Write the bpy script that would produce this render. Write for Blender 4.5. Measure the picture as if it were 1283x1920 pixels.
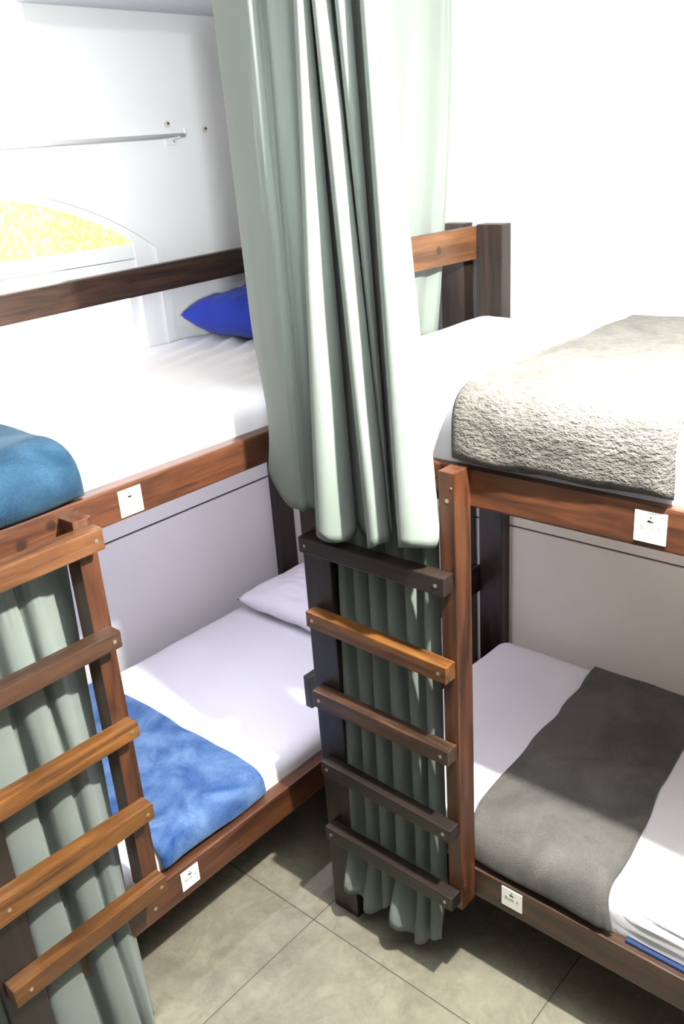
import bpy, bmesh, math, random
from mathutils import Vector, Matrix, noise

for o in list(bpy.data.objects):
    bpy.data.objects.remove(o)
C = bpy.context.scene.collection
S = bpy.context.scene

# ------------------------------------------------------------------ camera
cam_d = bpy.data.cameras.new('camera')
cam = bpy.data.objects.new('camera', cam_d); C.objects.link(cam)
S.camera = cam
yaw, pitch, roll = 0.8263, 0.3873, -0.0727
fwd = Vector((math.sin(yaw)*math.cos(pitch), math.cos(yaw)*math.cos(pitch), -math.sin(pitch)))
rt0 = Vector((math.cos(yaw), -math.sin(yaw), 0)); up0 = rt0.cross(fwd)
rt = math.cos(roll)*rt0 + math.sin(roll)*up0
up = -math.sin(roll)*rt0 + math.cos(roll)*up0
M = Matrix((rt, up, -fwd)).transposed().to_4x4()
M.translation = Vector((-2.4028, -2.5287, 2.0584))
cam.matrix_world = M
cam_d.sensor_fit = 'VERTICAL'; cam_d.sensor_height = 24.0
cam_d.lens = 1655.7/1920*24.0
cam_d.clip_start = 0.02

# ------------------------------------------------------------------ world, exposure, lights
LAMP = Vector((-1.20, -2.13, 2.32))
LAMP_W = 215.0
S.view_settings.view_transform = 'Standard'
S.view_settings.look = 'None'
S.view_settings.gamma = 1.0
S.view_settings.use_curve_mapping = False
S.view_settings.exposure = 1.0
w = bpy.data.worlds.new('world'); S.world = w; w.use_nodes = True
w.node_tree.nodes['Background'].inputs[0].default_value = (0.75, 0.85, 1.0, 1)
w.node_tree.nodes['Background'].inputs[1].default_value = 0.3

def light(name, kind, loc, power, color, size=0.1, size_y=None, rot=(0, 0, 0)):
    d = bpy.data.lights.new(name, kind); o = bpy.data.objects.new(name, d); C.objects.link(o)
    o.location = loc; o.rotation_euler = rot
    d.energy = power; d.color = color
    if kind == 'AREA':
        d.shape = 'RECTANGLE' if size_y else 'DISK'; d.size = size
        if size_y: d.size_y = size_y
    else:
        d.shadow_soft_size = size
    return o
light('ceiling_lamp_light', 'POINT', LAMP, LAMP_W, (1.0, 0.965, 0.90), 0.022)
# added cool fill light from the unseen side of the room
light('cool_fill_light', 'AREA', (-4.0, -2.9, 1.6), 1.5, (0.78, 0.88, 1.0), 1.2, 1.6, (0, math.radians(-90), 0))
# added narrow beam from out of view, aimed to brighten the shaded window wall
dl = light('back_wall_fill_light', 'AREA', (-3.6, -4.25, 2.35), 3.6, (0.93, 0.97, 1.0), 0.35, 0.30)
dl.rotation_euler = (Vector((-0.95, 0.0, 2.12))-dl.location).to_track_quat('-Z', 'Y').to_euler()
dl.data.spread = math.radians(26)
# fill lights added under the two upper beds to brighten the lower bunks
light('bunk_fill_light', 'AREA', (-0.85, -0.885, 1.322), 5.2, (0.83, 0.82, 1.0), 0.55, 0.02, (math.radians(38), 0, 0))
light('bunk_fill_light', 'AREA', (-0.880, -1.95, 1.322), 2.0, (1.0, 0.95, 0.90), 0.02, 0.7, (0, math.radians(-84), 0))

# ------------------------------------------------------------------ materials
def srgb(r, g, b):
    f = lambda c: (c/255/12.92) if c/255 <= 0.04045 else ((c/255+0.055)/1.055)**2.4
    return (f(r), f(g), f(b), 1)
class N:
    def __init__(self, name):
        self.m = bpy.data.materials.new(name); self.m.use_nodes = True
        self.t = self.m.node_tree; self.n = self.t.nodes; self.b = self.n['Principled BSDF']
    def add(self, typ, **kw):
        x = self.n.new(typ)
        for k, v in kw.items(): setattr(x, k, v)
        return x
    def link(self, a, b): self.t.links.new(a, b)
    def coord(self, scale=(1, 1, 1), which='Object'):
        tc = self.add('ShaderNodeTexCoord'); mp = self.add('ShaderNodeMapping')
        mp.inputs['Scale'].default_value = scale
        self.link(tc.outputs[which], mp.inputs[0]); return mp.outputs[0]
    def noise(self, vec, scale, detail=4, rough=0.55, dist=0):
        x = self.add('ShaderNodeTexNoise'); x.inputs['Scale'].default_value = scale
        x.inputs['Detail'].default_value = detail; x.inputs['Roughness'].default_value = rough
        x.inputs['Distortion'].default_value = dist
        self.link(vec, x.inputs['Vector']); return x.outputs['Fac']
    def ramp(self, fac, stops):
        r = self.add('ShaderNodeValToRGB'); e = r.color_ramp.elements
        e[0].position, e[0].color = stops[0]; e[1].position, e[1].color = stops[-1]
        for p_, c_ in stops[1:-1]:
            k = e.new(p_); k.color = c_
        self.link(fac, r.inputs[0]); return r.outputs[0]
    def mix(self, fac, a, b, mode='MIX'):
        x = self.add('ShaderNodeMix', data_type='RGBA', blend_type=mode)
        if isinstance(fac, float): x.inputs[0].default_value = fac
        else: self.link(fac, x.inputs[0])
        for i, v in ((6, a), (7, b)):
            if isinstance(v, tuple): x.inputs[i].default_value = v
            else: self.link(v, x.inputs[i])
        return x.outputs[2]
    def math(self, op, a, b=0.0):
        x = self.add('ShaderNodeMath', operation=op)
        for i, v in ((0, a), (1, b)):
            if isinstance(v, (int, float)): x.inputs[i].default_value = v
            else: self.link(v, x.inputs[i])
        return x.outputs[0]
    def bump(self, h, strength=0.3, dist=0.01):
        x = self.add('ShaderNodeBump'); x.inputs['Strength'].default_value = strength
        x.inputs['Distance'].default_value = dist
        self.link(h, x.inputs['Height']); self.link(x.outputs[0], self.b.inputs['Normal'])
    def base(self, c):
        if isinstance(c, tuple): self.b.inputs['Base Color'].default_value = c
        else: self.link(c, self.b.inputs['Base Color'])
    def set(self, **kw):
        for k, v in kw.items(): self.b.inputs[k.replace('_', ' ')].default_value = v

def plain(name, col, rough=0.6, metal=0.0):
    n = N(name); n.base(col); n.set(Roughness=rough, Metallic=metal); return n.m

TONES = {  # dark streak, main, light streak
    'red':    ((42, 22, 12), (74, 42, 24), (96, 58, 34)),
    'brown':  ((38, 25, 18), (62, 42, 30), (84, 58, 40)),
    'dark':   ((20, 15, 13), (33, 25, 21), (45, 34, 28)),
    'gold':   ((62, 36, 13), (98, 61, 24), (122, 82, 38)),
    'orange': ((64, 39, 20), (90, 57, 32), (106, 72, 43)),
}
_wood = {}
def wood(tone, axis, knots=(), seed=0.0):
    key = (tone, axis, tuple(knots), seed)
    if key in _wood: return _wood[key]
    n = N('wood_%s_%s' % (tone, axis))
    d, m_, l = [srgb(*c) for c in TONES[tone]]
    sc = {'x': (1.2, 14, 14), 'y': (14, 1.2, 14), 'z': (14, 14, 1.2)}[axis]
    v = n.coord(sc)
    va = n.add('ShaderNodeVectorMath', operation='ADD'); va.inputs[1].default_value = (seed, seed*1.7, seed*.6)
    n.link(v, va.inputs[0]); v = va.outputs[0]
    raw = n.coord()
    fine = n.noise(v, 9.0, 6, 0.65, 0.6)
    grain = n.noise(v, 2.2, 3, 0.5, 1.2)
    col = n.ramp(grain, [(0.28, d), (0.5, m_), (0.75, l)])
    streak = n.ramp(fine, [(0.36, (0.30, 0.26, 0.24, 1)), (0.55, (1, 1, 1, 1))])
    col = n.mix(0.42, col, n.mix(1.0, col, streak, 'MULTIPLY'))
    blot = n.noise(raw, 7.0, 3, 0.6)
    col = n.mix(0.35, col, n.mix(1.0, col, n.ramp(blot, [(0.35, (0.55, 0.5, 0.48, 1)), (0.65, (1.15, 1.1, 1.05, 1))]), 'MULTIPLY'))
    for (kx, ky, kz, r) in knots:
        dist = n.add('ShaderNodeVectorMath', operation='DISTANCE')
        wob = n.add('ShaderNodeVectorMath', operation='ADD')
        nn = n.add('ShaderNodeTexNoise'); nn.inputs['Scale'].default_value = 25; n.link(raw, nn.inputs['Vector'])
        ns = n.add('ShaderNodeVectorMath', operation='SCALE'); ns.inputs['Scale'].default_value = r*0.6
        n.link(nn.outputs['Color'], ns.inputs[0]); n.link(raw, wob.inputs[0]); n.link(ns.outputs[0], wob.inputs[1])
        n.link(wob.outputs[0], dist.inputs[0]); dist.inputs[1].default_value = (kx+r*.3, ky+r*.3, kz+r*.3)
        k = n.ramp(n.math('DIVIDE', dist.outputs['Value'], r), [(0.55, (1, 1, 1, 1)), (1.1, (0, 0, 0, 1))])
        kb = n.add('ShaderNodeSeparateColor'); n.link(k, kb.inputs[0])
        col = n.mix(n.math('MULTIPLY', kb.outputs[0], 0.95), col, srgb(38, 20, 14))
    n.base(col); n.set(Roughness=0.42); n.b.inputs['Coat Weight'].default_value = 0.15
    n.b.inputs['Coat Roughness'].default_value = 0.35
    n.bump(n.math('ADD', fine, grain), 0.12, 0.004)
    _wood[key] = n.m; return n.m

def fabric(name, col, rough=0.9, weave=900.0, sheen=0.2, soft=6.0, bump=0.12, trans=0.0):
    n = N(name); v = n.coord()
    lo = tuple(c*0.90 for c in col[:3]) + (1,)
    n.base(n.mix(n.noise(v, soft, 3), lo, col))
    n.set(Roughness=rough); n.b.inputs['Sheen Weight'].default_value = sheen
    n.b.inputs['Specular IOR Level'].default_value = 0.15
    n.bump(n.math('ADD', n.noise(v, weave, 2), n.math('MULTIPLY', n.noise(v, 14, 3), 2.0)), bump, 0.004)
    if trans:
        tr = n.add('ShaderNodeBsdfTranslucent'); tr.inputs[0].default_value = col
        mx = n.add('ShaderNodeMixShader'); mx.inputs[0].default_value = trans
        out = n.n['Material Output']
        n.link(n.b.outputs[0], mx.inputs[1]); n.link(tr.outputs[0], mx.inputs[2]); n.link(mx.outputs[0], out.inputs[0])
    return n.m

def fleece(name, dark, light_, scale=(1, 1, 1), tuft=160.0, bstr=0.6, bdist=0.004, sheen=0.35, patch=9.0, tint=(1, 1, 1, 1)):
    n = N(name); v = n.coord(scale); raw = n.coord()
    big = n.noise(raw, patch, 5, 0.6, 0.8)
    small = n.noise(v, tuft, 3, 0.7)
    col = n.ramp(big, [(0.33, dark), (0.66, light_)])
    col = n.mix(0.45, col, n.mix(1.0, col, n.ramp(small, [(0.35, (0.5, 0.5, 0.5, 1)), (0.65, (1.2, 1.2, 1.2, 1))]), 'MULTIPLY'))
    n.base(col); n.set(Roughness=1.0); n.b.inputs['Sheen Weight'].default_value = sheen
    n.b.inputs['Sheen Roughness'].default_value = 0.4
    n.b.inputs['Sheen Tint'].default_value = tint
    n.b.inputs['Specular IOR Level'].default_value = 0.05
    n.bump(small, bstr, bdist); return n.m

M_sheet = fabric('white_cotton', srgb(222, 221, 226), soft=4, sheen=0.1, bump=0.10)
M_curtain = fabric('sage_curtain', srgb(115, 124, 118), soft=5, sheen=0.12, bump=0.16, trans=0.06)
M_blue = fleece('blue_fleece', srgb(30, 62, 114), srgb(90, 116, 154), tuft=260, bstr=0.5, patch=7, tint=(0.55, 0.78, 0.9, 1))
M_blue_dark = fleece('deep_blue_fleece', srgb(20, 42, 62), srgb(46, 72, 92), tuft=260, bstr=0.5, patch=7, sheen=0.12, tint=(0.6, 0.8, 0.9, 1))
M_grey_soft = fleece('grey_fleece', srgb(76, 76, 74), srgb(100, 99, 95), tuft=300, bstr=0.6, bdist=0.003, patch=5, sheen=0.12)
M_grey_sherpa = fleece('grey_sherpa', srgb(74, 72, 68), srgb(92, 90, 85), scale=(1, 0.55, 1), tuft=115, bstr=1.0, bdist=0.012, patch=12, sheen=0.08)
M_bluepillow = fabric('blue_pillowcase', srgb(26, 48, 150), soft=9, sheen=0.1, bump=0.3, weave=400)
M_white_paint = plain('white_paint', srgb(240, 240, 240), 0.45)
M_screw = plain('screw_metal', srgb(190, 182, 160), 0.35, 0.9)
M_card = plain('card_white', srgb(238, 236, 230), 0.5)
M_ink = plain('card_ink', srgb(120, 122, 118), 0.7)
M_logo = plain('card_logo', srgb(60, 66, 58), 0.7)
M_base = plain('plywood', srgb(120, 84, 56), 0.7)
M_bluecover = plain('blue_cover', srgb(18, 42, 84), 0.8)
M_anchor = plain('beige_plug', srgb(216, 212, 198), 0.7)
M_groove = plain('dark_groove', srgb(18, 18, 20), 0.8)

def wallmat(name, a, b):
    n = N(name); v = n.coord()
    n.base(n.mix(n.noise(v, 2.5, 4), srgb(*a), srgb(*b))); n.set(Roughness=0.75)
    n.bump(n.noise(v, 90, 4), 0.06, 0.003); return n.m
def panelmat(name, a, b):
    n = N(name); v = n.coord()
    n.base(n.mix(n.noise(v, 3.0, 5, 0.6), srgb(*a), srgb(*b))); n.set(Roughness=0.6)
    n.bump(n.noise(v, 160, 3), 0.15, 0.002); return n.m
M_wall = wallmat('greyed_wall_paint', (150, 150, 149), (158, 158, 157))  # white wall, base colour greyed to cut the light it bounces
M_wall_back = wallmat('lightened_back_wall_paint', (238, 238, 237), (245, 245, 244))  # same white wall paint, made lighter because this wall stands in shade
M_panel = panelmat('grey_wall_panel', (192, 190, 189), (203, 201, 199))
M_panel_r = panelmat('beige_grey_wall_panel', (206, 198, 188), (220, 213, 203))
M_ceil = plain('ceiling_paint', srgb(206, 212, 218), 0.8)
M_farwall = plain('dim_wall_paint', srgb(70, 66, 62), 0.8)

def floormat():
    n = N('stone_floor_tiles'); T = 0.66
    tc = n.add('ShaderNodeTexCoord'); sep = n.add('ShaderNodeSeparateXYZ'); n.link(tc.outputs['Object'], sep.inputs[0])
    def joint(o, off):
        f = n.math('FRACT', n.math('ADD', n.math('DIVIDE', n.math('ADD', o, -off), T), 20.0))
        return n.math('MINIMUM', f, n.math('SUBTRACT', 1.0, f))
    j = n.math('MINIMUM', joint(sep.outputs[0], -1.095), joint(sep.outputs[1], -1.095))
    line = n.math('LESS_THAN', j, 0.0022)
    v = n.coord()
    big = n.noise(v, 3.2, 10, 0.68, 0.6)
    mid = n.noise(v, 22.0, 8, 0.72, 0.2)
    vein = n.noise(v, 6.0, 10, 0.7, 0.8)
    vv = n.math('ABSOLUTE', n.math('SUBTRACT', vein, 0.5))
    veinf = n.ramp(vv, [(0.0, (0.72, 0.70, 0.68, 1)), (0.035, (1, 1, 1, 1))])
    col = n.ramp(big, [(0.3, srgb(108, 105, 92)), (0.55, srgb(132, 128, 112)), (0.75, srgb(146, 142, 126))])
    col = n.mix(0.5, col, n.mix(1.0, col, n.ramp(mid, [(0.3, (0.7, 0.7, 0.7, 1)), (0.7, (1.15, 1.15, 1.12, 1))]), 'MULTIPLY'))
    col = n.mix(0.45, col, n.mix(1.0, col, veinf, 'MULTIPLY'))
    fleck = n.ramp(n.noise(v, 48.0, 4, 0.7), [(0.26, (0.45, 0.43, 0.40, 1)), (0.36, (1, 1, 1, 1))])
    patch = n.ramp(n.noise(v, 7.0, 6, 0.7), [(0.40, (0.78, 0.77, 0.76, 1)), (0.50, (1, 1, 1, 1))])
    col = n.mix(0.5, col, n.mix(1.0, col, fleck, 'MULTIPLY')); col = n.mix(0.55, col, n.mix(1.0, col, patch, 'MULTIPLY'))
    col = n.mix(line, col, srgb(62, 60, 54))
    n.base(col); n.set(Roughness=0.5)
    n.bump(n.math('SUBTRACT', mid, n.math('MULTIPLY', line, 2.0)), 0.1, 0.003); return n.m
M_floor = floormat()

def amber():
    n = N('amber_textured_glass'); v = n.coord((1, 1, 1))
    vo = n.add('ShaderNodeTexVoronoi'); vo.inputs['Scale'].default_value = 60; n.link(v, vo.inputs['Vector'])
    nz = n.noise(v, 45, 5, 0.7, 1.5)
    f = n.math('ADD', n.math('MULTIPLY', vo.outputs['Distance'], 0.5), n.math('MULTIPLY', nz, 0.7))
    col = n.ramp(f, [(0.30, srgb(255, 206, 96)), (0.5, srgb(255, 230, 140)), (0.75, srgb(255, 250, 205))])
    n.base(srgb(230, 170, 50)); n.set(Roughness=0.25)
    n.link(col, n.b.inputs['Emission Color']); n.b.inputs['Emission Strength'].default_value = 0.62
    n.bump(f, 0.5, 0.01); return n.m
def lit_pane():
    n = N('daylit_frosted_glass'); n.base(srgb(240, 240, 240)); n.set(Roughness=0.3)
    n.b.inputs['Emission Color'].default_value = (1, 1, 1, 1); n.b.inputs['Emission Strength'].default_value = 2.0
    return n.m
M_amber = amber(); M_pane = lit_pane()

# ------------------------------------------------------------------ mesh helpers
def tag(o, label=None, cat=None, group=None, kind=None):
    for k, v in (('label', label), ('category', cat), ('group', group), ('kind', kind)):
        if v: o[k] = v
    return o
def base_of(parent):
    p = Vector((0, 0, 0)); o = parent
    while o is not None:
        p += o.location; o = o.parent
    return p
def obj(name, bm, mat, parent=None, origin=None, smooth=False):
    """bmesh given in world coordinates -> ONE linked mesh object"""
    off = Vector(origin) if origin is not None else Vector((0, 0, 0))
    if parent is not None: off = base_of(parent)
    bmesh.ops.recalc_face_normals(bm, faces=bm.faces[:])
    for v in bm.verts: v.co -= off
    me = bpy.data.meshes.new(name); bm.to_mesh(me); bm.free()
    if smooth:
        for p_ in me.polygons: p_.use_smooth = True
    o = bpy.data.objects.new(name, me); C.objects.link(o)
    if mat: me.materials.append(mat)
    if parent is not None: o.parent = parent
    else: o.location = off
    return o
def empty(name, loc):
    o = bpy.data.objects.new(name, None); C.objects.link(o); o.location = loc; return o
def add_box(bm, a, b, bev=0.0):
    a = Vector(a); b = Vector(b)
    r = bmesh.ops.create_cube(bm, size=1.0)
    for v in r['verts']:
        v.co = Vector([(a[i]+b[i])/2 + v.co[i]*(b[i]-a[i]) for i in range(3)])
    if bev:
        es = list({e for v in r['verts'] for e in v.link_edges})
        bmesh.ops.bevel(bm, geom=es, offset=bev, segments=2, affect='EDGES', profile=0.7)
def box(a, b, bev=0.0):
    bm = bmesh.new(); add_box(bm, a, b, bev); return bm
def cyl(p0, p1, r, seg=16):
    bm = bmesh.new(); add_cyl(bm, p0, p1, r, seg); return bm
def add_cyl(bm, p0, p1, r, seg=16):
    p0 = Vector(p0); p1 = Vector(p1); d = p1-p0
    m = Matrix.Translation((p0+p1)/2) @ d.to_track_quat('Z', 'Y').to_matrix().to_4x4()
    bmesh.ops.create_cone(bm, cap_ends=True, segments=seg, radius1=r, radius2=r, depth=d.length, matrix=m)
def skew_box(corners_lo, corners_hi, bev=0.003):
    """hexahedron: 4 corners of one end (ccw), 4 of the other end"""
    bm = bmesh.new()
    A = [bm.verts.new(c) for c in corners_lo]; B = [bm.verts.new(c) for c in corners_hi]
    bm.faces.new(A); bm.faces.new(B[::-1])
    for i in range(4): bm.faces.new((A[i], B[i], B[(i+1) % 4], A[(i+1) % 4]))
    if bev: bmesh.ops.bevel(bm, geom=bm.edges[:], offset=bev, segments=2, affect='EDGES', profile=0.7)
    return bm
def grid_mesh(P, nu, nv, closed_u=False):
    bm = bmesh.new()
    V = [[bm.verts.new(P(i/(nu-1), j/(nv-1))) for j in range(nv)] for i in range(nu)]
    for i in range(nu-1):
        for j in range(nv-1):
            bm.faces.new((V[i][j], V[i+1][j], V[i+1][j+1], V[i][j+1]))
    return bm
def nz(p, s, seed=0.0):
    return noise.noise(Vector((p[0]*s+seed, p[1]*s+seed*1.3, p[2]*s-seed)))
def smoothstep(a, b, x):
    t = min(1, max(0, (x-a)/(b-a))); return t*t*(3-2*t)
def catmull(pts, t):
    n = len(pts)-1; x = min(max(t*n, 0), n-1e-9); i = int(x); f = x-i
    p = [pts[max(0, i-1)], pts[i], pts[i+1], pts[min(n, i+2)]]
    return [0.5*((2*b)+(-a+c)*f+(2*a-5*b+4*c-d)*f*f+(-a+3*b-3*c+d)*f**3) for a, b, c, d in zip(*p)]

# ------------------------------------------------------------------ room
CEIL = 2.505
X0, Y0 = -4.3, -4.3
def struct(name, bm, m):
    return tag(obj(name, bm, m), kind='structure')
struct('floor', box((X0-.1, Y0-.1, -.1), (.1, .1, 0)), M_floor)
struct('ceiling', box((X0-.1, Y0-.1, CEIL), (.1, .1, CEIL+.1)), M_ceil)
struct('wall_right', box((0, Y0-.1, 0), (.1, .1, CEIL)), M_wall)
struct('wall_left', box((X0-.1, Y0-.1, 0), (X0, .1, CEIL)), M_farwall)
struct('wall_front', box((X0, Y0-.1, 0), (0, Y0, CEIL)), M_farwall)

# arched window geometry (on the plane y = 0)
WX, WR, WAP = -1.19, 1.20, 2.062     # centre, arch radius, apex of the outer casing
def arch_z(x, inset): # height of the arch at x for a casing shrunk by inset
    R = WR-inset; zc = WAP-WR
    return zc+math.sqrt(max(R*R-(x-WX)**2, 0))
HW = 0.725                            # outer half width
ZB = 1.30                             # window bottom (behind the mattress)
def arch_outline(hw, inset, zb, n=24):
    pts = [(WX-hw, zb)]
    for i in range(n+1):
        x = WX-hw+2*hw*i/n; pts.append((x, arch_z(x, inset)))
    pts.append((WX+hw, zb)); return pts
def prism_xz(pts, y0, y1):
    bm = bmesh.new()
    a = [bm.verts.new((x, y0, z)) for x, z in pts]; b = [bm.verts.new((x, y1, z)) for x, z in pts]
    bm.faces.new(a); bm.faces.new(b[::-1]); n = len(pts)
    for i in range(n): bm.faces.new((a[i], b[i], b[(i+1) % n], a[(i+1) % n]))
    return bm
def ring_xz(outer, inner, y0, y1, closed=False):
    bm = bmesh.new(); n = len(outer)
    L = [[bm.verts.new((x, y, z)) for x, z in pts] for pts in (outer, inner) for y in (y0, y1)]
    o0, o1, i0, i1 = L
    for k in range(n if closed else n-1):
        m_ = (k+1) % n
        bm.faces.new((o0[k], o0[m_], o1[m_], o1[k])); bm.faces.new((i0[k], i1[k], i1[m_], i0[m_]))
        bm.faces.new((o0[k], i0[k], i0[m_], o0[m_])); bm.faces.new((o1[k], o1[m_], i1[m_], i1[k]))
    if not closed:
        for k in (0, n-1): bm.faces.new((o0[k], o1[k], i1[k], i0[k]))
    return bm
# back wall with an arched opening
op = arch_outline(0.69, 0.03, ZB, 24)
bm = bmesh.new()
for y in (0.0, 0.12):
    for k in range(1, len(op)-2):
        (xa, za), (xb, zb_) = op[k], op[k+1]
        bm.faces.new([bm.verts.new(c) for c in ((xa, y, za), (xb, y, zb_), (xb, y, CEIL), (xa, y, CEIL))])
    for xa, xb, za, zb_ in ((X0-.1, op[0][0], 0, CEIL), (op[-1][0], 0.1, 0, CEIL), (op[0][0], op[-1][0], 0, ZB)):
        bm.faces.new([bm.verts.new(c) for c in ((xa, y, za), (xb, y, za), (xb, y, zb_), (xa, y, zb_))])
for k in range(len(op)):
    (xa, za), (xb, zb_) = op[k], op[(k+1) % len(op)]
    bm.faces.new([bm.verts.new(c) for c in ((xa, 0, za), (xa, .12, za), (xb, .12, zb_), (xb, 0, zb_))])
bmesh.ops.remove_doubles(bm, verts=bm.verts[:], dist=1e-5)
struct('wall_back', bm, M_wall_back)

# grey boards on the lower walls, with the dark joint between them
for nm, a, b, m_ in (
        ('trim_1', (X0, -.010, 0), (-.010, 0, .848), M_panel), ('trim_2', (X0, -.010, .856), (-.010, 0, 1.335), M_panel),
        ('trim_3', (-.010, Y0, 0), (0, 0, .846), M_panel_r), ('trim_4', (-.010, Y0, .853), (0, 0, 1.335), M_panel_r)):
    struct(nm, box(a, b), m_)
bm = bmesh.new(); add_box(bm, (X0, -.003, .848), (0, 0, .856)); add_box(bm, (-.003, Y0, .846), (0, 0, .853))
struct('trim_5', bm, M_groove)

# window: casing, sash, glass
win = empty('window_1', (WX, 0.05, ZB)); tag(win, kind='structure')
obj('casing', ring_xz(arch_outline(HW, 0.0, ZB), arch_outline(0.688, 0.032, ZB), -.016, 0.0), M_white_paint, win)
obj('frame', ring_xz(arch_outline(0.687, 0.033, ZB), arch_outline(0.606, 0.058, ZB), -.010, 0.06), M_white_paint, win)
ZT = 1.803
bm = box((WX-.61, -.008, ZT-.028), (WX+.61, .05, ZT+.020), .004); add_box(bm, (WX-.61, -.003, ZT-.062), (WX+.61, .05, ZT-.030), .003)
obj('transom', bm, M_white_paint, win)
g = arch_outline(0.606, 0.058, ZT+.018)
obj('amber_pane', prism_xz(g, .006, .014), M_amber, win)
for k, (xa, xb) in enumerate(((WX-.605, WX-.01), (WX+.01, WX+.605))):
    sash = obj('sash', ring_xz([(xa, ZB), (xa, ZT-.063), (xb, ZT-.063), (xb, ZB)], [(xa+.04, ZB+.04), (xa+.04, ZT-.10), (xb-.04, ZT-.10), (xb-.04, ZB+.04)], .0, .04, True), M_white_paint, win)
    obj('pane', box((xa+.04, .014, ZB+.04), (xb-.04, .020, ZT-.10)), M_pane, sash)
bm = box((WX+.572, -.012, ZT-.068), (WX+.604, .0, ZT-.060), .002); add_box(bm, (WX+.572, -.012, ZT-.086), (WX+.578, .0, ZT-.062), .001)
obj('latch', bm, plain('latch_metal', srgb(200, 200, 205), 0.4, 0.5), win)
struct('trim_6', box((WX-.688, -.002, ZB-.02), (WX+.688, .02, ZB)), M_white_paint)

# ceiling lamp (bare bulb on a base) out of the picture, source of the room light
lamp = empty('ceiling_lamp', (LAMP.x, LAMP.y, CEIL))
tag(lamp, 'round white ceiling lamp fixed above the space between the bunk beds', 'lamp')
obj('lamp_base', cyl((LAMP.x, LAMP.y, CEIL-.012), (LAMP.x, LAMP.y, CEIL), .09, 32), M_white_paint, lamp)
bm = bmesh.new()
bmesh.ops.create_cone(bm, cap_ends=False, segments=40, radius1=.105, radius2=.022, depth=.055, matrix=Matrix.Translation((LAMP.x, LAMP.y, CEIL-.0725)))
obj('added_lamp_shade', bm, plain('added_shade_enamel', srgb(120, 118, 112), .6), lamp, smooth=True)  # shade added out of view to hold lamp light off the ceiling
obj('lamp_socket', cyl((LAMP.x, LAMP.y, CEIL-.10), (LAMP.x, LAMP.y, CEIL-.012), .02, 24), M_white_paint, lamp)

# ------------------------------------------------------------------ bunk beds
D = 0.9586; W = 0.95
def screw(parent, p, n, r=.0045):
    p = Vector(p); n = Vector(n)
    return obj('screw', cyl(p-n*.002, p+n*.0012, r, 12), M_screw, parent)
def text_mesh(s, size, align='CENTER'):
    cu = bpy.data.curves.new('t', 'FONT'); cu.body = s; cu.size = size; cu.align_x = align; cu.extrude = .0002
    to = bpy.data.objects.new('t', cu); C.objects.link(to)
    dg = bpy.context.evaluated_depsgraph_get(); dg.update()
    me = bpy.data.meshes.new_from_object(to.evaluated_get(dg)); bpy.data.objects.remove(to)
    bm = bmesh.new(); bm.from_mesh(me); bpy.data.meshes.remove(me); return bm
def number_card(parent, centre, udir, ndir, num, size=.06):
    """square white card; udir = reading direction, ndir = outward normal"""
    c = Vector(centre); u = Vector(udir); n = Vector(ndir); z = Vector((0, 0, 1))
    def P(a, b, d): return c+u*a+z*b+n*d
    h = size/2
    bm = bmesh.new(); q = [(-h, -h), (h, -h), (h, h), (-h, h)]
    A = [bm.verts.new(P(a, b, 0)) for a, b in q]; B = [bm.verts.new(P(a, b, .0025)) for a, b in q]
    bm.faces.new(A[::-1]); bm.faces.new(B)
    for i in range(4): bm.faces.new((A[i], A[(i+1) % 4], B[(i+1) % 4], B[i]))
    card = obj('number_card', bm, M_card, parent); tag(card, 'square white card with a small dark emblem and a number')
    mt = Matrix((u, z, n)).transposed().to_4x4()
    bm = text_mesh('Bunk  %s' % num, .0125); bmesh.ops.transform(bm, matrix=Matrix.Translation(P(0, -.004, .0027)) @ mt, verts=bm.verts[:])
    obj('lettering', bm, M_ink, card)
    bm = bmesh.new()
    for sx, sz, w_, h_ in ((0, .0115, .0065, .0024), (-.003, .0128, .003, .0022), (0, .0195, .002, .0022)):
        r = bmesh.ops.create_circle(bm, cap_ends=True, segments=20, radius=1.0)
        for v in r['verts']: v.co = P(sx+v.co.x*w_, sz+v.co.y*h_, .0027)
    obj('emblem', bm, M_logo, card)
    return card

bedL = empty('bunk_bed', (-1.0, -.5, 0))
tag(bedL, 'dark-stained wooden bunk bed along the window wall, on the left, with pale gold lower rungs', 'bunk bed', 'wooden bunk beds')
bedR = empty('bunk_bed', (-.48, -2.0, 0))
tag(bedR, 'dark-stained wooden bunk bed along the plain white wall, with grey blankets', 'bunk bed', 'wooden bunk beds')

def lb(parent, P):  # local coordinate of a world point, for knots
    b = base_of(parent); return (P[0]-b.x, P[1]-b.y, P[2]-b.z)
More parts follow.
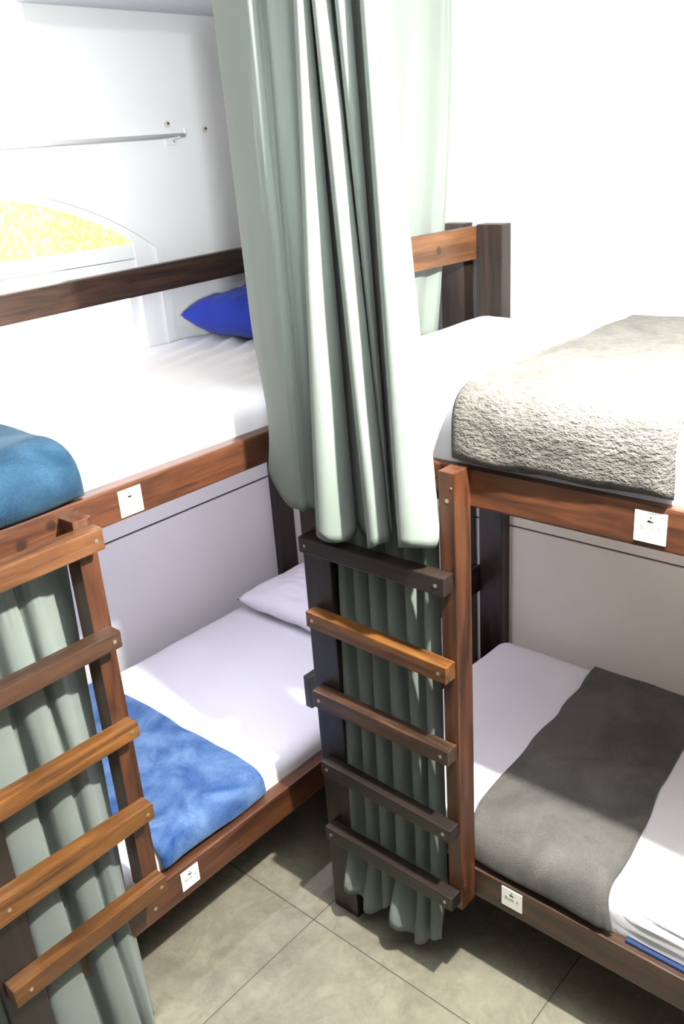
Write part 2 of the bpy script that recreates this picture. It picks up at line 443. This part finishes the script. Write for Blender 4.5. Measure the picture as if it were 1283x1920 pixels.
# --- left bunk: posts
for nm, a, b, tone in (('post', (-.10, -.05, 0), (-.011, -.011, 1.402), 'dark'),
                       ('post', (-.061, -D+.004, 0), (-.011, -.868, 1.83), 'dark'),
                       ('post', (-1.93, -1.0086, 0), (-1.84, -D, 1.83), 'dark'),
                       ('post', (-1.97, -.05, 0), (-1.88, -.011, 1.82), 'dark')):
    obj(nm, box(a, b, .004), wood(tone, 'z', seed=a[0]*3), bedL)
k1 = lb(bedL, (-1.645, -D, 1.375, )); k2 = lb(bedL, (-1.575, -D, 1.392))
obj('upper_side_rail', box((-1.97, -D, 1.343), (-.062, -D+.04, 1.422), .005),
    wood('red', 'x', ((*k1, .016), (*k2, .014)), 2.0), bedL)
obj('lower_side_rail', box((-1.97, -D, .262), (-.062, -D+.04, .357), .005), wood('red', 'x', (), 5.0), bedL)
obj('guard_rail', skew_box([(-1.97, -.085, 1.640), (-1.97, -.052, 1.640), (-1.97, -.052, 1.724), (-1.97, -.085, 1.724)],
                           [(-.012, -.085, 1.677), (-.012, -.052, 1.677), (-.012, -.052, 1.765), (-.012, -.085, 1.765)], .004), wood('brown', 'x', (), 7.0), bedL)
obj('upper_back_rail', box((-1.97, -.085, 1.343), (-.10, -.052, 1.40), .003), wood('dark', 'x', (), 3.0), bedL)
obj('lower_back_rail', box((-1.97, -.085, .262), (-.10, -.052, .33), .003), wood('dark', 'x', (), 4.0), bedL)
obj('bed_base', box((-1.965, -D+.042, 1.345), (-.10, -.088, 1.363)), M_base, bedL)
obj('bed_base', box((-1.965, -D+.042, .285), (-.10, -.088, .303)), M_base, bedL)
# --- left ladder
obj('ladder_post', box((-1.556, -1.0086, .428), (-1.511, -D, 1.403), .003), wood('red', 'z', (), 1.5), bedL)
Lr = (('orange', -2.10, 1.385, 1.388, 1.340, 1.340, -1.515), ('brown', -2.10, 1.150, 1.150, 1.110, 1.111, -1.517), ('gold', -1.925, .919, .915, .876, .879, -1.515),
      ('gold', -1.925, .702, .690, .640, .648, -1.516), ('gold', -1.922, .470, .470, .422, .428, -1.516))
for i, (tone, xa, za, zb_, zla, zlb, xb) in enumerate(Lr):
    y0, y1 = -1.049, -1.0088
    r = obj('rung', skew_box([(xa, y0, zla), (xa, y1, zla), (xa, y1, za), (xa, y0, za)],
                             [(xb, y0, zlb), (xb, y1, zlb), (xb, y1, zb_), (xb, y0, zb_)], .0035), wood(tone, 'x', (), 1.0+i*2.3), bedL)
    screw(r, (xb-.018, y0, (zb_+zlb)/2), (0, -1, 0)); screw(r, (-1.885, y0, (za+zla)/2), (0, -1, 0))
screw(bedL, (-1.509, -D, .301), (0, -1, 0), .005)
number_card(bedL, (-1.380, -D, 1.380), (1, 0, 0), (0, -1, 0), '7')
number_card(bedL, (-1.393, -D, .316), (1, 0, 0), (0, -1, 0), '4', .058)
obj('added_bunk_lamp', box((-1.13, -.912, 1.326), (-.57, -.890, 1.3445), .002), M_white_paint, bedL)  # made-up housing, hidden by the rail, for the added fill light

# --- right bunk: posts
for nm, a, b, tone in (('post', (-.061, -1.09, 0), (-.011, -1.0, 1.828), 'dark'),
                       ('post', (-1.012, -1.196, 0), (-W, -1.106, 1.44), 'dark'),
                       ('post', (-.988, -1.09, 1.30), (-W, -1.002, 1.828), 'dark'),
                       ('post', (-.061, -2.98, 0), (-.011, -2.89, 1.828), 'dark'),
                       ('post', (-1.012, -2.98, 0), (-W, -2.89, 1.80), 'dark')):
    obj(nm, box(a, b, .004), wood(tone, 'z', seed=a[1]*2), bedR)
obj('upper_side_rail', box((-W, -2.97, 1.345), (-W+.04, -1.10, 1.430), .005), wood('red', 'y', (), 1.0), bedR)
obj('lower_side_rail', box((-W, -2.97, .264), (-W+.04, -1.11, .353), .005), wood('brown', 'y', (), 2.0), bedR)
kh = lb(bedR, (-.255, -1.0, 1.776))
obj('headboard_rail', skew_box([(-.945, -1.0, 1.738), (-.945, -.975, 1.738), (-.945, -.975, 1.828), (-.945, -1.0, 1.828)],
                               [(-.055, -1.0, 1.728), (-.055, -.975, 1.728), (-.055, -.975, 1.823), (-.055, -1.0, 1.823)], .003), wood('orange', 'x', ((*kh, .015),), 3.0), bedR)
obj('headboard_rail', box((-.928, -1.0, .596), (-.055, -.975, .697), .003), wood('dark', 'x', (), 4.0), bedR)
obj('back_rail', box((-.05, -2.9, 1.345), (-.012, -1.09, 1.40), .003), wood('dark', 'y', (), 5.0), bedR)
obj('bed_base', box((-W+.042, -2.95, 1.347), (-.052, -1.002, 1.365)), M_base, bedR)
obj('bed_base', box((-W+.042, -2.95, .285), (-.063, -1.092, .303)), M_base, bedR)
obj('added_bunk_lamp', box((-.906, -2.31, 1.326), (-.886, -1.59, 1.3465), .002), M_white_paint, bedR)  # added casing, out of view, for this bunk's fill light
# --- right ladder
obj('ladder_post', box((-1.010, -1.560, .262), (-W, -1.520, 1.438), .003), wood('red', 'z', (), 4.4), bedR)
Rr = (('dark', 1.212, 1.215, 1.171, 1.171), ('gold', 1.009, .996, .966, .953), ('brown', .777, .771, .727, .731), ('dark', .557, .541, .514, .505), ('dark', .332, .328, .290, .288))
for i, (tone, za, zb_, zla, zlb) in enumerate(Rr):
    ya, yb = -1.132-.002*i*(i % 2), -1.556
    x0, x1 = -1.050, -1.0125
    r = obj('rung', skew_box([(x0, ya, zla), (x1, ya, zla), (x1, ya, za), (x0, ya, za)],
                             [(x0, yb, zlb), (x1, yb, zlb), (x1, yb, zb_), (x0, yb, zb_)], .0035), wood(tone, 'y', (), 2.0+i*1.9), bedR)
    screw(r, (x0, ya-.02, (za+zla)/2), (-1, 0, 0)); screw(r, (x0, yb+.022, (zb_+zlb)/2), (-1, 0, 0))
screw(bedR, (-1.010, -1.542, 1.375), (-1, 0, 0)); screw(bedR, (-1.010, -1.553, 1.405), (-1, 0, 0), .0025)
number_card(bedR, (-W, -1.949, 1.388), (0, -1, 0), (-1, 0, 0), '5')
number_card(bedR, (-W, -1.667, .318), (0, -1, 0), (-1, 0, 0), '6', .057)

# ------------------------------------------------------------------ mattresses
def mattress(a, b, r, amp, seed, label, wr=(), side=False):
    a = Vector(a); b = Vector(b)
    bm = bmesh.new()
    bmesh.ops.create_cube(bm, size=1.0)
    L = b-a
    def cut(axis, n):
        for k in range(1, n):
            co = Vector((0, 0, 0)); co[axis] = -0.5+k/n; no = Vector((0, 0, 0)); no[axis] = 1
            bmesh.ops.bisect_plane(bm, geom=bm.verts[:]+bm.edges[:]+bm.faces[:], plane_co=co, plane_no=no)
    cut(0, max(12, int(L.x/.022))); cut(1, max(12, int(L.y/.022))); cut(2, 12)
    for v in bm.verts:
        p = Vector([a[i]+(v.co[i]+.5)*L[i] for i in range(3)])
        rz = min(r, L.z*.48)
        q = Vector((min(max(p.x, a.x+r), b.x-r), min(max(p.y, a.y+r), b.y-r), min(max(p.z, a.z+rz), b.z-rz)))
        d = p-q
        if d.length > 1e-9:
            # push cube shell onto a rounded box
            m_ = max(abs(d.x)/r, abs(d.y)/r, abs(d.z)/rz)
            e = Vector((d.x/r, d.y/r, d.z/rz))
            e = e/ e.length * m_
            p = q+Vector((e.x*r, e.y*r, e.z*rz))
        up_ = smoothstep(a.z+L.z*.3, b.z, p.z)
        h = nz(p, 5, seed)*amp*.8+nz((p.x*1.0, p.y*2.6, 0), 9, seed+3)*amp*.45
        for (cx, cy, rx, ry, ang, fr, am) in wr:   # local wrinkle patches
            dx, dy = p.x-cx, p.y-cy
            gx = math.cos(ang)*dx+math.sin(ang)*dy; gy = -math.sin(ang)*dx+math.cos(ang)*dy
            g_ = math.exp(-(gx/rx)**2-(gy/ry)**2)
            h += am*g_*math.sin(fr*gy+3*nz((gx*4, 0, 0), 1, seed))
        p.z += h*up_
        if side:
            k = smoothstep(a.x+.06, a.x+.0, p.x)*smoothstep(-1.90, -2.0, p.y)
            p.x -= k*.006*math.sin(p.z*260+4*nz((p.y*2, 0, 0), 2, seed))
        v.co = p
    return bm
def make_mattress(a, b, r, amp, seed, label, wr=(), side=False):
    o = obj('mattress', mattress(a, b, r, amp, seed, label, wr, side), M_sheet, origin=((a[0]+b[0])/2, (a[1]+b[1])/2, a[2]), smooth=True)
    return tag(o, label, 'mattress', 'white mattresses on the bunk beds')
make_mattress((-1.95, -.917, 1.364), (-.102, -.088, 1.503), .045, .007, 1.0,
              'white-sheeted mattress on the upper bunk by the window, under the blue pillow',
              ((-.45, -.30, .28, .16, .45, 75, .007), (-.50, -.62, .30, .12, .25, 70, .005), (-1.1, -.80, .5, .10, .08, 60, .003)))
make_mattress((-1.93, -.917, .304), (-.112, -.090, .428), .05, .005, 2.0,
              'white-sheeted mattress on the lower bunk, under the white pillow and blue blanket')
make_mattress((-W+.022, -2.93, 1.366), (-.053, -1.003, 1.568), .06, .007, 3.0,
              'white-sheeted mattress on the upper bunk by the plain wall, under the shaggy grey blanket',
              ((-.88, -1.48, .15, .08, .9, 80, .005), (-.9, -2.05, .1, .1, .3, 70, .006)))
mr = make_mattress((-W+.03, -2.93, .304), (-.064, -1.094, .455), .05, .006, 4.0,
              'white-sheeted mattress on the lower bunk, under the smooth grey blanket',
              ((-.50, -2.02, .22, .22, 1.25, 110, .004), (-.62, -1.28, .18, .10, .6, 60, .003)), side=True)
obj('mattress_cover', box((-W+.016, -2.9, .350), (-W+.040, -1.95, .362), .003), M_bluecover, mr)

# ------------------------------------------------------------------ blankets
def path_pts(pts, r, n=8):
    """polyline with rounded corners -> list of 2D points"""
    out = [Vector(pts[0])]
    for i in range(1, len(pts)-1):
        p = Vector(pts[i]); a = (Vector(pts[i-1])-p).normalized(); b = (Vector(pts[i+1])-p).normalized()
        for k in range(n+1):
            t = k/n; q = p+a*r*(1-t)**2+b*r*t**2
            out.append(q)
    out.append(Vector(pts[-1])); return out
def sample(pl, t):
    ls = [(pl[i+1]-pl[i]).length for i in range(len(pl)-1)]; tot = sum(ls); x = t*tot
    for i, l in enumerate(ls):
        if x <= l or i == len(ls)-1:
            return pl[i].lerp(pl[i+1], min(1, x/l) if l else 0), (pl[i+1]-pl[i]).normalized()
        x -= l
def blanket(section, to3, t0, t1, thick, amp, seed, ns=110, nt=60, soft=None, hem=0.0, fold=None, ripple=0.0):
    """section: 2D path over the bed; to3(p2, t): world point; t0/t1: edge functions of s in [0,1]"""
    soft = soft or thick*1.3
    ls = sum((section[i+1]-section[i]).length for i in range(len(section)-1))
    bm = bmesh.new(); top = []; bot = []
    for i in range(ns+1):
        s = i/ns
        p, tg = sample(section, s); nrm = Vector((-tg.y, tg.x))
        rt_, rb = [], []
        for j in range(nt+1):
            f = j/nt; t = t0(s)+(t1(s)-t0(s))*f
            wd = abs(t1(s)-t0(s))
            d = min(f*wd, (1-f)*wd, s*ls, (1-s)*ls)
            e = min(1, d/soft); prof = math.sqrt(max(0, 1-(1-e)**2))
            h = .002+thick*prof
            w3 = (p.x*1.0, p.y, t)
            h += prof*(nz(w3, 6, seed)*amp+nz(w3, 17, seed+5)*amp*.4)
            if fold: h += prof*fold(s, t, p)
            drop = 0.0
            if hem: drop = hem*nz((t, 0, 0), 7, seed+9)*smoothstep(.8, 1, s)
            q = p+nrm*h+tg*drop; q0 = p+nrm*.0015+tg*drop
            wob = ripple*nz((s*ls, 0, 0), 8, seed+(0 if f < .5 else 20))*(1-2*min(f, 1-f))
            rt_.append(bm.verts.new(to3(q, t+wob))); rb.append(bm.verts.new(to3(q0, t+wob)))
        top.append(rt_); bot.append(rb)
    for i in range(ns):
        for j in range(nt):
            bm.faces.new((top[i][j], top[i+1][j], top[i+1][j+1], top[i][j+1]))
            bm.faces.new((bot[i][j], bot[i][j+1], bot[i+1][j+1], bot[i+1][j]))
        for j in (0, nt): bm.faces.new((top[i][j], top[i+1][j], bot[i+1][j], bot[i][j]))
    for i in (0, ns):
        for j in range(nt): bm.faces.new((top[i][j], top[i][j+1], bot[i][j+1], bot[i][j]))
    return bm
# left bunk section plane (y, z); t = x.   normal must point up/outwards -> path runs from the wall to the front
toL = lambda q, t: Vector((t, q.x, q.y))
toR = lambda q, t: Vector((q.x, t, q.y))
def sec(back, top, front, bottom, r):
    # going from back (+) to front (-): tangent -> normal (-ty, tx) must point up, so mirror the order
    return path_pts([(back, top-.004), (front, top+.002), (front-.004, bottom)], r)
# note: path runs towards negative coordinate, so its left-hand normal points down; use right-hand normal
_old_sample = sample
def sample(pl, t):
    p, tg = _old_sample(pl, t); return p, Vector((tg.x, tg.y))
def blanket_obj(label, section, to3, t0, t1, thick, amp, seed, mat, **kw):
    sec_m = [Vector((-p.x, p.y)) for p in section]            # mirror so that the left-hand normal points up
    bm = blanket(sec_m, lambda q, t: to3(Vector((-q.x, q.y)), t), t0, t1, thick, amp, seed, **kw)
    o = obj('blanket', bm, mat, origin=to3(Vector((section[0].x, section[0].y)), (t0(0)+t1(0))/2), smooth=True)
    return tag(o, label, 'blanket', 'blankets on the bunk beds')
blanket_obj('thick folded blue fleece blanket on the upper bunk by the window',
            sec(-.13, 1.508, -.935, 1.420, .05), toL, lambda s: -1.483-.0*s, lambda s: -1.93, .05, .006, 1.0, M_blue_dark, soft=.055, hem=.006)
blanket_obj('blue fleece blanket spread across the lower bunk beside the golden rungs',
            sec(-.105, .432, -.926, .364, .055), toL, lambda s: -1.066-.012*s, lambda s: -1.458+.004*s, .011, .004, 2.0, M_blue,
            soft=.014, hem=.012, ripple=.012)
blanket_obj('shaggy light grey blanket spread across the upper bunk by the plain wall',
            sec(-.075, 1.574, -.936, 1.442, .06), toR, lambda s: -1.497-.018*s, lambda s: -1.940-.045*smoothstep(.5, 1, s), .028, .007, 3.0, M_grey_sherpa, soft=.03, hem=.01, ripple=.01)
blanket_obj('smooth grey fleece blanket spread across the lower bunk beside the ladder',
            sec(-.085, .460, -.930, .368, .06), toR, lambda s: -1.455-.06*s-.03*smoothstep(.8, 1, s), lambda s: -1.800-.118*s, .014, .005, 4.0, M_grey_soft, soft=.016, hem=.008, ripple=.014,
            fold=lambda s, t, p: .004*math.sin((t+1.9)*160+s*5)*smoothstep(-1.86, -1.90, t-.06*(1-s)))

# ------------------------------------------------------------------ pillows
def pillow(c, sx, sy, h, seed, tilt=(0, 0, 0), amp=.01, n=44):
    c = Vector(c); R = Matrix.Rotation(tilt[2], 3, 'Z') @ Matrix.Rotation(tilt[1], 3, 'Y') @ Matrix.Rotation(tilt[0], 3, 'X')
    bm = bmesh.new()
    def P(u, v, s):
        k = (max(0, 1-abs(u)**3.2)*max(0, 1-abs(v)**3.2))**.5
        x = u*sx/2*(1-.07*(1-u*u)*0-.06*(1-v*v)*0) * (1-.05*(1-abs(v)))
        y = v*sy/2*(1-.05*(1-abs(u)))
        z = s*h/2*k*(1+(.25*nz((u*1.7, v*1.7, s), 1, seed)))+amp*nz((u*4, v*4, s), 1.2, seed)*k
        return c+R @ Vector((x, y, z))
    for s in (1, -1):
        V = [[bm.verts.new(P(-1+2*i/n, -1+2*j/n, s)) for j in range(n+1)] for i in range(n+1)]
        for i in range(n):
            for j in range(n): bm.faces.new((V[i][j], V[i+1][j], V[i+1][j+1], V[i][j+1]))
    bmesh.ops.remove_doubles(bm, verts=bm.verts[:], dist=1e-5)
    return bm
o = obj('pillow', pillow((-.305, -.385, 1.580), .40, .58, .17, 2.0, (0.0, 0.0, 0.0), .012), M_bluepillow, origin=(-.3, -.385, 1.50), smooth=True)
tag(o, 'bright blue pillow at the head of the upper bunk, under the dark guard rail', 'pillow', 'pillows on the bunk beds')
o = obj('pillow', pillow((-.275, -.46, .492), .38, .60, .13, 5.0, (0, 0, 0), .012), M_sheet, origin=(-.3, -.46, .43), smooth=True)
tag(o, 'plain white pillow at the head of the lower bunk behind the ladder post', 'pillow', 'pillows on the bunk beds')

# ------------------------------------------------------------------ curtains
RV = Vector((.678, -.735, 0)); FV = Vector((.735, .678, 0))
def curtain(name, top, bot, zt, hem, base, label, nu=260, nv=60, ease=1.0, mid=None, wob=.003, seed=0.0, thick=.0018, world=False):
    def P(u, v):
        a = catmull(top, u); b = catmull(bot, u)
        f = v**ease
        x = [a[i]*(1-f)+b[i]*f for i in range(2)]
        z = zt+(hem(u)-zt)*v
        wv = wob*nz((u*9, v*3.0, 0), 1.6, seed)*smoothstep(0, .3, v)
        if world: p = Vector((x[0], x[1], z))+Vector((wv, wv, 0))
        else: p = Vector(base)+RV*x[0]+FV*(x[1]+wv); p.z = z
        if mid: p += mid(u, v)
        return p
    bm = grid_mesh(P, nu, nv)
    o = obj(name, bm, M_curtain, origin=P(.5, 1), smooth=True)
    m_ = o.modifiers.new('cloth_thickness', 'SOLIDIFY'); m_.thickness = thick; m_.offset = 0
    return tag(o, label, 'curtain', 'sage green bunk curtains')
CB = (-1.04, -1.30, 0)
ZROD = 2.46
def fold_row(fs, line, rec):
    """fs: (left a, right a, depth gain) of each bright fold face; recesses between them"""
    out = []
    for k, (a0, a1, g) in enumerate(fs):
        ac = (a0+a1)/2; b = line(ac)-g; w_ = a1-a0
        out += [(a0+.004, b+rec), (a0-.002, b+.012), (a0+.22*w_, b-.008), (a0+.7*w_, b-.002), (a1, b+.016), (a1+.004, b+rec)]
    return out
topR = fold_row(((-.033, -.014, .0), (-.009, .019, .0), (.030, .057, .0), (.076, .112, .0)), lambda a: -.008-.80*a, .06)
botR = fold_row(((-.079, .008, .0), (.034, .080, .0), (.084, .090, -.06), (.097, .180, .0)), lambda a: -.028-.90*a, .055)
def hemR(u):
    return 1.243+.035*smoothstep(.1, .7, u)+.006*math.sin(u*38)+.06*smoothstep(.93, 1, u)
curtain('curtain', topR, botR, ZROD-.02, hemR, CB, 'bright sage curtain bunched at the ladder, in long front folds', seed=1.0)
topL = [(-.214, .32), (-.212, .27), (-.192, .22), (-.166, .175), (-.140, .138), (-.127, .122), (-.117, .128), (-.108, .140), (-.100, .132), (-.090, .125),
        (-.075, .150), (-.055, .165), (-.02, .16)]
botL = [(-.192, .26), (-.190, .21), (-.172, .165), (-.152, .13), (-.136, .104), (-.122, .088), (-.112, .086), (-.104, .090), (-.096, .092), (-.086, .090),
        (-.072, .088), (-.055, .086), (-.030, .082)]
def hemL(u):
    return 1.285+.060*(1-smoothstep(0, .35, u))+.004*math.sin(u*20)
curtain('curtain', topL, botL, ZROD-.02, hemL, CB, 'shaded grey-green curtain bunched left of the bright folds, above the corner post', seed=2.0,
        mid=lambda u, v: RV*(.022*math.sin(v*9.5)*smoothstep(.6, 1, v)*(1-smoothstep(.0, .3, u))))
# flat curtain behind the headboard rail (left bunk's own curtain drawn to the far end)
topB = [(-.86, -.945), (-.83, -.93), (-.80, -.95), (-.76, -.932), (-.68, -.946), (-.60, -.935), (-.52, -.946), (-.44, -.936), (-.36, -.945), (-.28, -.936), (-.20, -.944), (-.128, -.937), (-.112, -.953), (-.088, -.944)]
botB = [(-.86, -.945), (-.84, -.93), (-.82, -.95), (-.79, -.932), (-.72, -.946), (-.65, -.935), (-.58, -.946), (-.51, -.936), (-.45, -.945), (-.39, -.936), (-.32, -.946), (-.262, -.930), (-.225, -.952), (-.195, -.944)]
curtain('curtain', topB, botB, ZROD-.02, lambda u: 1.525, None, 'flat sage curtain hanging behind the orange headboard rail with the knot', seed=3.0, world=True, ease=1.6, wob=.004)

# lower curtains
def folds(n, lo, hi, depth, seed, edge=.2, other=0.0):
    rnd = random.Random(seed); pts = []
    ws = [rnd.uniform(.7, 1.3) for _ in range(n)]; s = sum(ws); x = lo
    for k in range(n):
        w_ = ws[k]/s*(hi-lo); dd = depth*rnd.uniform(.75, 1.2)
        pts += [(x+w_*.06, other-dd*.9), (x+w_*.30, other+dd), (x+w_*.62, other+dd*.85), (x+w_*.86, other-dd*.5)]; x += w_
    return pts
# right: runs along y, folds towards -x
pR = folds(6, 1.195, 1.500, .014, 5); pRb = folds(6, 1.165, 1.500, .020, 9)
topC = [(-.978-d, -y) for y, d in pR]; botC = [(-.988-d, -y) for y, d in pRb]
def hemC(u): return .105+.035*math.sin(u*13+1.2)-.02*u
curtain('curtain', topC, botC, 1.335, hemC, None, 'dark-shaded sage curtain hanging behind the rungs of the ladder in the centre', seed=4.0, world=True, wob=.006, nu=220,
        mid=lambda u, v: Vector((-.045*smoothstep(.86, 1, v)*(.5+.5*math.sin(u*13)), 0, 0)))
topD = [(-1.93, .004), (-1.90, .014), (-1.868, .010), (-1.845, -.014), (-1.83, -.012), (-1.815, .010), (-1.785, .014), (-1.760, .008), (-1.748, -.016), (-1.738, -.016),
        (-1.722, .008), (-1.700, .014), (-1.680, .010), (-1.670, -.012), (-1.662, -.012), (-1.648, .010), (-1.628, .012), (-1.600, -.006), (-1.565, -.012), (-1.530, -.014)]
botD = [(-1.98, .004), (-1.94, .024), (-1.885, .018), (-1.852, -.026), (-1.842, -.026), (-1.828, .014), (-1.785, .026), (-1.742, .018), (-1.722, -.030), (-1.712, -.030),
        (-1.698, .012), (-1.672, .026), (-1.650, .024), (-1.640, .006), (-1.634, .004), (-1.626, .018), (-1.612, .022), (-1.600, .004), (-1.592, -.014), (-1.586, -.020)]
topD = [(x, -.925-d) for x, d in topD]; botD = [(x, -.978-d) for x, d in botD]
curtain('curtain', topD, botD, 1.335, lambda u: .02, None, 'striped-lit sage curtain hanging behind the golden rungs of the left ladder', seed=6.0, world=True, wob=.004, nu=240, ease=.8,
        mid=lambda u, v: Vector((0, .0015*math.sin(u*170)*(1-smoothstep(.0, .12, v))-.025*smoothstep(.74, 1, v), 0)))
# rods carrying them
def rod(pts, label, r=.009, name='curtain_rod'):
    bm = bmesh.new()
    for a, b in zip(pts[:-1], pts[1:]): add_cyl(bm, a, b, r, 14)
    return tag(obj(name, bm, M_white_paint, origin=pts[0], smooth=True), label, 'curtain rod', 'overhead curtain rods')
rod([(-1.01, -1.02, ZROD), (-1.01, -3.0, ZROD), (-1.01, -3.0, CEIL)], 'white curtain rod overhead, above the bright curtain folds')
rod([(-1.9, -.944, ZROD), (0, -.944, ZROD)], 'white curtain rod overhead, above the flat curtain')
# ------------------------------------------------------------------ small things on the back wall
wr_ = empty('wall_rod', (-1.3, -.04, 2.14)); tag(wr_, 'thin white curtain rod on wall brackets above the arched window', 'curtain rod')
bm = bmesh.new(); add_cyl(bm, (-2.1, -.045, 2.118), (-.34, -.045, 2.143), .006, 14); add_cyl(bm, (-.34, -.045, 2.143), (-.34, -.045, 2.165), .006, 12)
obj('rod', bm, M_white_paint, wr_, smooth=True)
for x, z in ((-.37, 2.128), (-2.02, 2.105)):
    bk = obj('bracket', box((x-.022, -.006, z-.014), (x+.022, 0, z+.014), .002), M_white_paint, wr_)
    bm = bmesh.new(); add_cyl(bm, (x, 0, z+.006), (x, -.05, z+.012), .005, 12)
    obj('bracket_arm', bm, M_white_paint, bk)
    obj('screw', cyl((x+.012, -.008, z-.003), (x+.012, -.005, z-.003), .003, 10), M_screw, bk)
for (x, z, lab) in ((-.375, 2.178, 'small beige wall plug just above the rod bracket'), (-.215, 2.158, 'small beige wall plug near the curtain edge, right of the rod end')):
    a = empty('wall_plug', (x, 0, z)); tag(a, lab, 'wall plug', 'wall plugs by the wall rod')
    obj('patch', cyl((x, -.003, z), (x, 0, z), .011, 18), M_anchor, a)
    obj('hole', cyl((x+.004, -.0045, z+.003), (x+.004, -.002, z+.003), .0045, 12), plain('hole_dark', srgb(80, 70, 50), .8), a)
